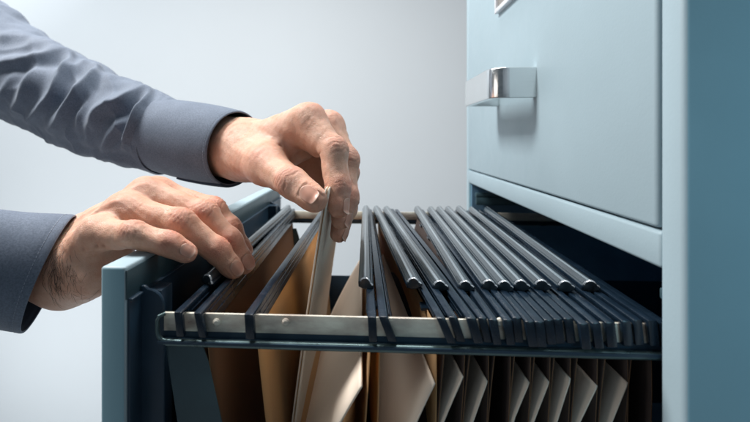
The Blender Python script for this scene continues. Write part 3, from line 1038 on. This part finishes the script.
def skin_mat():
    m, nt, b = nmat('skin')
    tc = N(nt, 'ShaderNodeTexCoord')
    a1 = N(nt, 'ShaderNodeAttribute', attribute_name='red'); a2 = N(nt, 'ShaderNodeAttribute', attribute_name='crease')
    n1 = N(nt, 'ShaderNodeTexNoise', Scale=75.0, Detail=5.0, Roughness=.62); nt.links.new(tc.outputs['Object'], n1.inputs['Vector'])
    n2 = N(nt, 'ShaderNodeTexNoise', Scale=520.0, Detail=3.0); nt.links.new(tc.outputs['Object'], n2.inputs['Vector'])
    base = mixcol(nt, ramp(nt, n1.outputs['Fac'], .35, .68), (0.73, 0.455, 0.335), (0.63, 0.33, 0.222))
    base = mixcol(nt, ramp(nt, n2.outputs['Fac'], .55, .75, 0, .35), base, (0.52, 0.26, 0.175))
    base = mixcol(nt, ramp(nt, a1.outputs['Fac'], .0, 1.2, 0, .6), base, (0.60, 0.20, 0.14))
    base = mixcol(nt, ramp(nt, a2.outputs['Fac'], .0, 1.0, 0, .7), base, (0.33, 0.12, 0.075))
    nt.links.new(base, b.inputs['Base Color'])
    b.inputs['Roughness'].default_value = .46
    rr = ramp(nt, n1.outputs['Fac'],   .3, .7, .34, .50); nt.links.new(rr, b.inputs['Roughness'])
    b.inputs['Specular IOR Level'].default_value = .42
    b.inputs['Subsurface Weight'].default_value = .32
    b.inputs['Subsurface Radius'].default_value = (1.0, .36, .20)
    b.inputs['Subsurface Scale'].default_value = .0035
    # fine skin grain: small cells plus pores
    v = N(nt, 'ShaderNodeTexVoronoi', Scale=950.0); v.feature = 'DISTANCE_TO_EDGE'
    nt.links.new(tc.outputs['Object'], v.inputs['Vector'])
    e = ramp(nt, v.outputs['Distance'], .0, .12)
    n3 = N(nt, 'ShaderNodeTexNoise', Scale=420.0, Detail=6.0, Roughness=.65); nt.links.new(tc.outputs['Object'], n3.inputs['Vector'])
    ad = N(nt, 'ShaderNodeMath', operation='MULTIPLY_ADD'); ad.inputs[1].default_value = .35
    nt.links.new(e, ad.inputs[0]); nt.links.new(n3.outputs['Fac'], ad.inputs[2])
    bp = N(nt, 'ShaderNodeBump', Strength=.55, Distance=.0007)
    nt.links.new(ad.outputs[0], bp.inputs['Height']); nt.links.new(bp.outputs['Normal'], b.inputs['Normal'])
    return m


M['skin'] = skin_mat()


def nail_mat():
    m, nt, b = nmat('fingernail')
    a = N(nt, 'ShaderNodeAttribute', attribute_name='along')
    c = mixcol(nt, ramp(nt, a.outputs['Fac'], .0, .25), (0.62, 0.385, 0.30), (0.56, 0.29, 0.215))
    c = mixcol(nt, ramp(nt, a.outputs['Fac'], .85, .93), c, (0.64, 0.42, 0.33))
    nt.links.new(c, b.inputs['Base Color'])
    b.inputs['Roughness'].default_value = .33; b.inputs['Specular IOR Level'].default_value = .45
    b.inputs['Subsurface Weight'].default_value = .15; b.inputs['Subsurface Radius'].default_value = (1, .4, .25); b.inputs['Subsurface Scale'].default_value = .002
    return m


M['nail'] = nail_mat()
M['hair'] = simple_mat('dark_hair', (0.035, 0.025, 0.02), rough=.5)
person = link('person', me, M['skin'])
tag(person, 'person in a grey-blue shirt, one hand on the drawer, the other pinching a folder', 'person')
for spec, (P, Q, _, _) in zip((R_spec, L_spec), parts):
    bvh = BVHTree.FromPolygons([Vector(p) for p in P], [tuple(int(i) for i in q) for q in Q])
    spec['bvh'] = bvh
    for f in spec['fingers']:
        if f.get('nail'):
            G = make_nail(f, bvh)
            o = grid_mesh('fingernail', G, M['nail'], person)
            al = o.data.attributes.new('along', 'FLOAT', 'POINT')
            al.data.foreach_set('value', np.tile(np.linspace(0, 1, G.shape[1]), G.shape[0]).astype(np.float32))
            md = o.modifiers.new('thickness', 'SOLIDIFY'); md.thickness = .0005; md.offset = 0
            md = o.modifiers.new('smooth', 'SUBSURF'); md.levels = 1; md.render_levels = 1


def hairs(spec, seeds, n, L, r, direction, name, spread=.004):
    mb = MB()
    rr = np.random.default_rng(len(seeds) + n)
    for k in range(n):
        a = rr.integers(0, len(seeds)); c = np.array(seeds[a]) + rr.normal(size=3) * spread
        hit = spec['bvh'].find_nearest(Vector(c))
        p0, nn = np.array(hit[0]), np.array(hit[1])
        d = unit(np.asarray(direction) + rr.normal(size=3) * .35); d = ortho(d, nn)
        l = L * rr.uniform(.5, 1.2)
        bend = np.cross(nn, d) * rr.normal() * .25
        pts = []
        for q in range(5):
            t = q / 4
            pts.append(p0 + d * l * t + bend * l * t * t + nn * l * .16 * math.sin(t * 2.4))
        pts = [Vector((p[0], p[1], p[2] - Z0)) for p in pts]
        mb.tube(pts, [r, r * .95, r * .8, r * .6, r * .25], 4, False)
    o = mb.build(name, M['hair'], person, 0)
    o['kind'] = 'stuff'
    return o


hairs(R_spec, [V(52 + 2.6 * (i % 8), 258 + 4.2 * (i // 8), .262) for i in range(56)], 190, .0085, .00006, (.3, -.1, -1), 'arm_hair', .0060)
hairs(L_spec, [V(238, 128, .35), V(244, 136, .34), V(238, 144, .345), V(250, 128, .35)], 45, .005, .00003, (.6, -.3, -.5), 'arm_hair', .006)

# ------------------------------------------------------------------ shirt
def cloth_mat():
    m, nt, b = nmat('shirt_cloth')
    tc = N(nt, 'ShaderNodeTexCoord')
    n1 = N(nt, 'ShaderNodeTexNoise', Scale=60.0, Detail=5.0); nt.links.new(tc.outputs['Object'], n1.inputs['Vector'])
    n2 = N(nt, 'ShaderNodeTexNoise', Scale=900.0, Detail=2.0); nt.links.new(tc.outputs['Object'], n2.inputs['Vector'])
    c = mixcol(nt, ramp(nt, n1.outputs['Fac'], .3, .7), (0.134, 0.168, 0.226), (0.166, 0.203, 0.268))
    c = mixcol(nt, ramp(nt, n2.outputs['Fac'], .35, .7, 0, .7), c, (0.085, 0.108, 0.15))
    nt.links.new(c, b.inputs['Base Color'])
    b.inputs['Roughness'].default_value = .75; b.inputs['Specular IOR Level'].default_value = .25
    b.inputs['Sheen Weight'].default_value = .18; b.inputs['Sheen Roughness'].default_value = .4
    w1 = N(nt, 'ShaderNodeTexWave', Scale=700.0); w1.bands_direction = 'X'
    w2 = N(nt, 'ShaderNodeTexWave', Scale=700.0); w2.bands_direction = 'Z'
    for w_ in (w1, w2): nt.links.new(tc.outputs['Object'], w_.inputs['Vector'])
    ad = N(nt, 'ShaderNodeMath', operation='ADD'); nt.links.new(w1.outputs['Fac'], ad.inputs[0]); nt.links.new(w2.outputs['Fac'], ad.inputs[1])
    ad2 = N(nt, 'ShaderNodeMath', operation='MULTIPLY_ADD'); ad2.inputs[1].default_value = .4
    nt.links.new(ad.outputs[0], ad2.inputs[0]); nt.links.new(n2.outputs['Fac'], ad2.inputs[2])
    bp = N(nt, 'ShaderNodeBump', Strength=.28, Distance=.0005)
    nt.links.new(ad2.outputs[0], bp.inputs['Height']); nt.links.new(bp.outputs['Normal'], b.inputs['Normal'])
    return m


M['cloth'] = cloth_mat()
M['lining'] = simple_mat('dark_cuff_lining', (0.03, 0.05, 0.085), rough=.85, var=.1)
M['thread'] = simple_mat('grey_thread', (0.26, 0.30, 0.37), rough=.8)


def catmull(pts, n):
    pts = np.asarray(pts, float)
    P = np.vstack([2 * pts[0] - pts[1], pts, 2 * pts[-1] - pts[-2]])
    seg = len(pts) - 1; out = []
    for u in np.linspace(0, seg - 1e-9, n):
        i = int(u); t = u - i
        a, b_, c, d = P[i:i + 4]
        out.append(.5 * ((2 * b_) + (-a + c) * t + (2 * a - 5 * b_ + 4 * c - d) * t * t + (-a + 3 * b_ - 3 * c + d) * t ** 3))
    return np.array(out)


def tube_grid(ctrl, nu, nt, shear0=0.0, shear1=0.0):
    """ctrl rows: x,y,z, radius in the picture's vertical, radius in depth. returns P(nt,nu,3), normals, frames"""
    C = catmull(ctrl, nu)
    T = np.gradient(C[:, :3], axis=0); T /= np.linalg.norm(T, axis=1)[:, None]
    e1 = np.array([0, -1.0, 0]) - T * (T @ np.array([0, -1.0, 0]))[:, None]; e1 /= np.linalg.norm(e1, axis=1)[:, None]
    e2 = np.cross(T, e1); e2 *= np.sign(e2[:, 2:3])
    th = np.linspace(0, 2 * np.pi, nt, endpoint=False)
    s = np.linspace(0, 1, nu)
    Pm = np.zeros((nt, nu, 3)); Nm = np.zeros((nt, nu, 3))
    for i, a in enumerate(th):
        up, dp = math.sin(a), math.cos(a)
        Pm[i] = C[:, :3] + e1 * (dp * C[:, 4])[:, None] + e2 * (up * C[:, 3])[:, None]
        Nm[i] = e1 * (dp * C[:, 3])[:, None] + e2 * (up * C[:, 4])[:, None]
        Pm[i] += T * (up * C[:, 3] * (shear0 * (1 - s) ** 2 + shear1 * s ** 2))[:, None]
    Nm /= np.linalg.norm(Nm, axis=2)[..., None]
    return Pm, Nm, th, s


def project(Pw):
    x, y, z = Pw[..., 0], Pw[..., 1], Pw[..., 2] - Z0
    R_ = CS * x + SN * y; F_ = -SN * x + CS * y
    return PPX + FPX * R_ / F_, PPY - FPX * z / F_


def C5(px, py, Y, rv, rd):
    v = V(px, py, Y)
    return (*v, rv, rd)


def fold_sum(u, v, folds):
    """folds on the unrolled cloth (u,v = pattern coordinates of the visible side): ridge lines with a steep and a gentle flank"""
    D = np.zeros_like(u)
    shp = u.shape
    Q2 = np.stack([u.ravel(), v.ravel(), np.zeros(u.size)], 1)
    for pts, amp, w1, w2 in folds:
        best = np.full(len(Q2), 1e9); side = np.zeros(len(Q2)); par = np.zeros(len(Q2))
        # smooth the line
        cp = catmull([(p[0], p[1], 0) for p in pts], 14)
        for i in range(len(cp) - 1):
            a, b_ = cp[i], cp[i + 1]; ab = b_ - a
            t = np.clip((Q2 - a) @ ab / max(ab @ ab, 1e-9), 0, 1)
            dv = Q2 - a - t[:, None] * ab
            d = np.hypot(dv[:, 0], dv[:, 1])
            m = d < best
            best[m] = d[m]; par[m] = (i + t[m]) / (len(cp) - 1)
            side[m] = np.sign(ab[0] * dv[m, 1] - ab[1] * dv[m, 0])
        w = 1.25 * np.where(side > 0, w1, w2)
        x = best / w
        prof = np.exp(-1.15 * x ** 1.6)
        fade = np.sin(np.pi * np.clip(.06 + par * .88, 0, 1)) ** .6
        D += ((1.9 * amp * prof - .75 * amp * np.exp(-((best - 1.9 * w) / (1.1 * w)) ** 2)) * fade).reshape(shp)
    return D


def sleeve(name, ctrl, nu, nt, folds, noise, seed, closed_end=None, edge_taper=.0):
    Pm, Nm, th, s = tube_grid(ctrl, nu, nt)
    flat = Pm.reshape(-1, 3)
    px, py = project(Pm)
    front = sst(-.15, .35, -Nm[..., 1])          # the side that carries the sketched folds
    D = fold_sum(px, py, folds) * front
    back = (1 - front) * .0022 * vnoise(flat * np.array([1, 1, 1.6]), 95, seed + 4).reshape(D.shape)
    D = D + back + noise * vnoise(flat, 120, seed).reshape(D.shape) + noise * .5 * vnoise(flat * np.array([1, 1, .5]), 300, seed + 1).reshape(D.shape)
    rid = 1 - np.abs(vnoise(flat * np.array([1.0, 1.0, .7]) + .004 * vnoise(flat, 60, seed + 9)[:, None], 75, seed + 2)).reshape(D.shape)
    D = D + noise * 2.2 * np.clip(rid, 0, 1) ** 5
    # gather into the cuff
    D *= 1 - sst(.955, 1.0, s)[None, :] * .9
    Pn = Pm + Nm * D[..., None]
    o = grid_mesh(name, Pn, M['cloth'], person, closed_u=True, flip=True)
    md = o.modifiers.new('thickness', 'SOLIDIFY'); md.thickness = .0008; md.offset = -1
    md = o.modifiers.new('smooth', 'SUBSURF'); md.levels = 1; md.render_levels = 1
    return o


def cuff(parent, ctrl, nu, nt, shear1, seed, under=None, stitch_at=.0055):
    Pm, Nm, th, s = tube_grid(ctrl, nu, nt, 0, shear1)
    flat = Pm.reshape(-1, 3)
    D = .0005 * vnoise(flat, 90, seed).reshape(Pm.shape[:2])
    # soft rolled edge at the hand end and a raised seam where the sleeve joins
    D -= .0006 * sst(.97, 1.0, s)[None, :]
    L = np.linalg.norm(np.diff(Pm.mean(0), axis=0), axis=1).sum()
    sd = (1 - s) * L
    D -= (.00035 * np.exp(-((sd - stitch_at) / .0009) ** 2))[None, :]
    Pn = Pm + Nm * D[..., None]
    o = grid_mesh('cuff', Pn, [M['cloth'], M['lining']], None, closed_u=True, flip=True)
    md = o.modifiers.new('thickness', 'SOLIDIFY'); md.thickness = .0015; md.offset = -1; md.material_offset = 1; md.material_offset_rim = 0
    md = o.modifiers.new('smooth', 'SUBSURF'); md.levels = 1; md.render_levels = 1
    sub(parent, o)
    # stitches
    j = int(np.argmin(np.abs(sd - stitch_at)))
    ring = Pn[:, j] + Nm[:, j] * .0001
    ring = np.vstack([ring, ring[:1]])
    mb = MB()
    seg = np.linalg.norm(np.diff(ring, axis=0), axis=1); cum = np.concatenate([[0], np.cumsum(seg)])
    pos = 0
    while pos < cum[-1] - .003:
        q = [np.array([np.interp(pos + k, cum, ring[:, c]) for c in range(3)]) for k in (0, .0008, .0016)]
        mb.tube([Vector((a[0], a[1], a[2] - Z0)) for a in q], .00026, 5)
        pos += .0024
    st = mb.build('stitching', M['thread'], None, 60)
    sub(parent, st)
    return o, Pn, Nm


# left (far) sleeve
Lc = [C5(-190, -75, .56, .066, .066), C5(-110, -25, .55, .064, .064), C5(-40, 30, .53, .062, .060), C5(20, 74, .500, .0555, .054), C5(62, 96, .475, .0520, .050), C5(104, 115, .447, .0470, .046), C5(140, 128, .424, .0425, .042), C5(170, 137.5, .408, .0375, .038)]
LF = [
    ([(-6, 66), (28, 60), (62, 52), (80, 51)], .0042, 3.2, 7.0),
    ([(-6, 40), (20, 37), (45, 42), (58, 47)], .0030, 5.0, 5.0),
    ([(-4, 52), (22, 46), (52, 45)], .0016, 2.5, 3.5),
    ([(72, 54), (68, 62), (60, 78), (50, 98), (30, 119)], .0042, 4.5, 3.2),
    ([(102, 63), (90, 80), (71, 103), (55, 126)], .0046, 6.0, 3.4),
    ([(66, 70), (84, 63), (112, 60)], .0026, 3.4, 3.0),
    ([(150, 88), (138, 92), (120, 104), (101, 112), (92, 124)], .0050, 7.5, 3.6),
    ([(141, 112), (134, 127), (123, 147)], .0036, 3.0, 2.6),
    ([(150, 93), (142, 106), (127, 135)], .0036, 4.2, 2.6),
    ([(172, 99), (165, 108), (156, 125)], .0036, 2.6, 3.6),
    ([(158, 120), (162, 140), (166, 158)], .0018, 2.5, 3),
    ([(90, 92), (80, 110), (76, 130)], .0018, 2.6, 3),
    ([(36, 70), (24, 92), (14, 112)], .0026, 5, 4),
    ([(12, 74), (2, 100), (-4, 120)], .0022, 4, 4),
    ([(120, 122), (108, 140), (102, 156)], .0018, 4, 3),
    ([(-10, 112), (30, 134), (70, 149), (120, 161), (165, 169)], .0016, 2.2, 2.2),
    ([(95, 75), (125, 79), (150, 86)], .0014, 4, 4),
]
sl = sleeve('shirt_sleeve', Lc, 260, 170, LF, .0010, 40)
Cl = [C5(163, 135, .411, .0372, .0378), C5(190, 140.5, .398, .0378, .0380), C5(216, 145, .384, .0364, .0368), C5(236, 148.5, .3735, .0345, .0350)]
o, Pn, Nm = cuff(sl, Cl, 60, 110, .02, 50)
# under-lap of the cuff opening below, its shade put into the dark colour
mask = [i for i in range(110) if 238 <= 360 * i / 110 <= 292]
U = Pn[mask][:, 22:] + Nm[mask][:, 22:] * np.array([.0003])
ul = grid_mesh('cuff_underlap', U, M['lining'], None)
md = ul.modifiers.new('thickness', 'SOLIDIFY'); md.thickness = .0026; md.offset = 0
sub(sl, ul)
# right (near) sleeve
Rc = [C5(-420, 205, .235, .050, .048), C5(-300, 232, .238, .048, .044), C5(-180, 252, .245, .044, .040), C5(-90, 260, .257, .0400, .0345), C5(-46, 263, .2635, .0385, .0320)]
RF_ = [([(-60, 215), (-120, 240), (-170, 290)], .004, 8, 6), ([(-70, 300), (-130, 270), (-200, 260)], .004, 8, 6), ([(-75, 250), (-150, 220), (-230, 190)], .005, 9, 7)]
sr = sleeve('shirt_sleeve', Rc, 140, 120, RF_, .0010, 60)
Cr = [C5(-50, 263, .263, .0385, .0320), C5(-20, 265, .267, .0385, .0320), C5(18, 269, .276, .0395, .0335), C5(51, 273, .2830, .0420, .0330)]
cuff(sr, Cr, 60, 120, .12, 51)

# ------------------------------------------------------------------ the folder held between thumb and fingers
pt = V(327.5, 189, .2725); pb = V(309.5, 316, .2725)
top_z = pt[2] - Z0
def held(v, i):
    s = i / 21 * .235
    z = top_z - s
    x = pt[0] + (pb[0] - pt[0]) * (s / (pt[2] - pb[2])) - .002 * v + .0035 * v * v - .0012 * math.sin(math.pi * min(1, s / .2))
    return x, z
GR2 = None
for k, off_ in enumerate((-.00055, .00055)):
    pass
mb_ = []
hf = empty('document_folder', (pb[0], .38, Z0 - .25), 'thin pale folder pinched upright between thumb and fingers', 'folder')
for k, off_ in enumerate((-.0009, .0009)):
    leaf_sheet('cover', lambda v, i, o_=off_: (held(v, i)[0] + o_ * (1 - .3 * v), held(v, i)[1]), list(range(22)), .2725 + .0006 * k, .495, M['thin'], hf, .0009, 22, .0002, 77)
leaf_sheet('paper_sheet', held, list(range(22)), .2745, .49, M['kraft'], hf, .0006, 22, .0002, 77)
# ------------------------------------------------------------------ camera
cam = bpy.data.cameras.new('camera'); co = bpy.data.objects.new('camera', cam); COL.objects.link(co)
co.location = (0, 0, Z0); co.rotation_euler = (math.pi / 2, 0, TH)
cam.sensor_width = 36; cam.lens = 36 * FPX / 750
cam.shift_x = (375 - PPX) / 750; cam.shift_y = -(211 - PPY) / 750
cam.clip_start = 0.01; cam.clip_end = 100
cam.dof.use_dof = True; cam.dof.focus_distance = 0.30; cam.dof.aperture_fstop = 8.0
SC.camera = co


def area(name, loc, target, size, power, col=(1, 1, 1), size_y=None, spread=180):
    l = bpy.data.lights.new(name, 'AREA'); l.energy = power; l.color = col
    l.shape = 'RECTANGLE'; l.size = size; l.size_y = size_y or size; l.spread = math.radians(spread)
    o = bpy.data.objects.new(name, l); COL.objects.link(o); o.location = loc
    o.rotation_euler = (Vector(target) - Vector(loc)).to_track_quat('-Z', 'Y').to_euler()
    return o


area('key_softbox', (-0.80, 0.44, Z0 + 0.98), (0.0, 0.36, Z0 - .05), 0.36, 25, (1.0, 0.98, 0.955))
area('overhead_softbox', (0.08, 0.62, Z0 + 1.10), (-0.05, 0.40, Z0), 0.5, 14, (1.0, 0.985, 0.96))
area('background_light', (-2.0, 0.85, Z0 + 1.5), (-1.5, 1.85, Z0 + .6), 1.3, 24, (0.95, 0.98, 1.0), spread=130)
area('lower_background_light', (-1.4, 0.95, Z0 - 1.15), (-1.1, 1.85, Z0 - .7), 1.0, 5.5, (0.95, 0.98, 1.0), spread=130)
area('fill_light', (0.1, -1.2, Z0 + .30), (.1, .4, Z0 - .05), 1.0, 0.8, (0.80, 0.90, 1.0))
area('side_panel_light', (0.42, -0.45, Z0 + .10), (0.31, 0.2, Z0 - .01), 0.3, 0.125, (0.42, 0.84, 1.05), spread=44)  # added teal beam, aimed to brighten only the cabinet's side panel
area('left_fill', (-1.35, -0.18, Z0 + .06), (.05, .30, Z0 - .10), 0.5, 2.5, (1.0, 0.93, 0.86))
area('compartment_added_light', (0.44, 0.42, Z0 - .064), (0.46, 0.42, Z0 - .3), 0.3, .02, (0.25, 0.62, 1.0))  # added blue light without a real source, lifts the dark compartment
w = bpy.data.worlds.new('World'); SC.world = w; w.use_nodes = True
bg = w.node_tree.nodes['Background']
bg.inputs[0].default_value = (0.66, 0.84, 1.0, 1); bg.inputs[1].default_value = 0.105
SC.view_settings.view_transform = 'Standard'; SC.view_settings.look = 'None'
SC.view_settings.exposure = 0; SC.view_settings.gamma = 1
SC.cycles.use_denoising = True
SC.cycles.max_bounces = 8; SC.cycles.diffuse_bounces = 4
SC.cycles.sample_clamp_indirect = 4
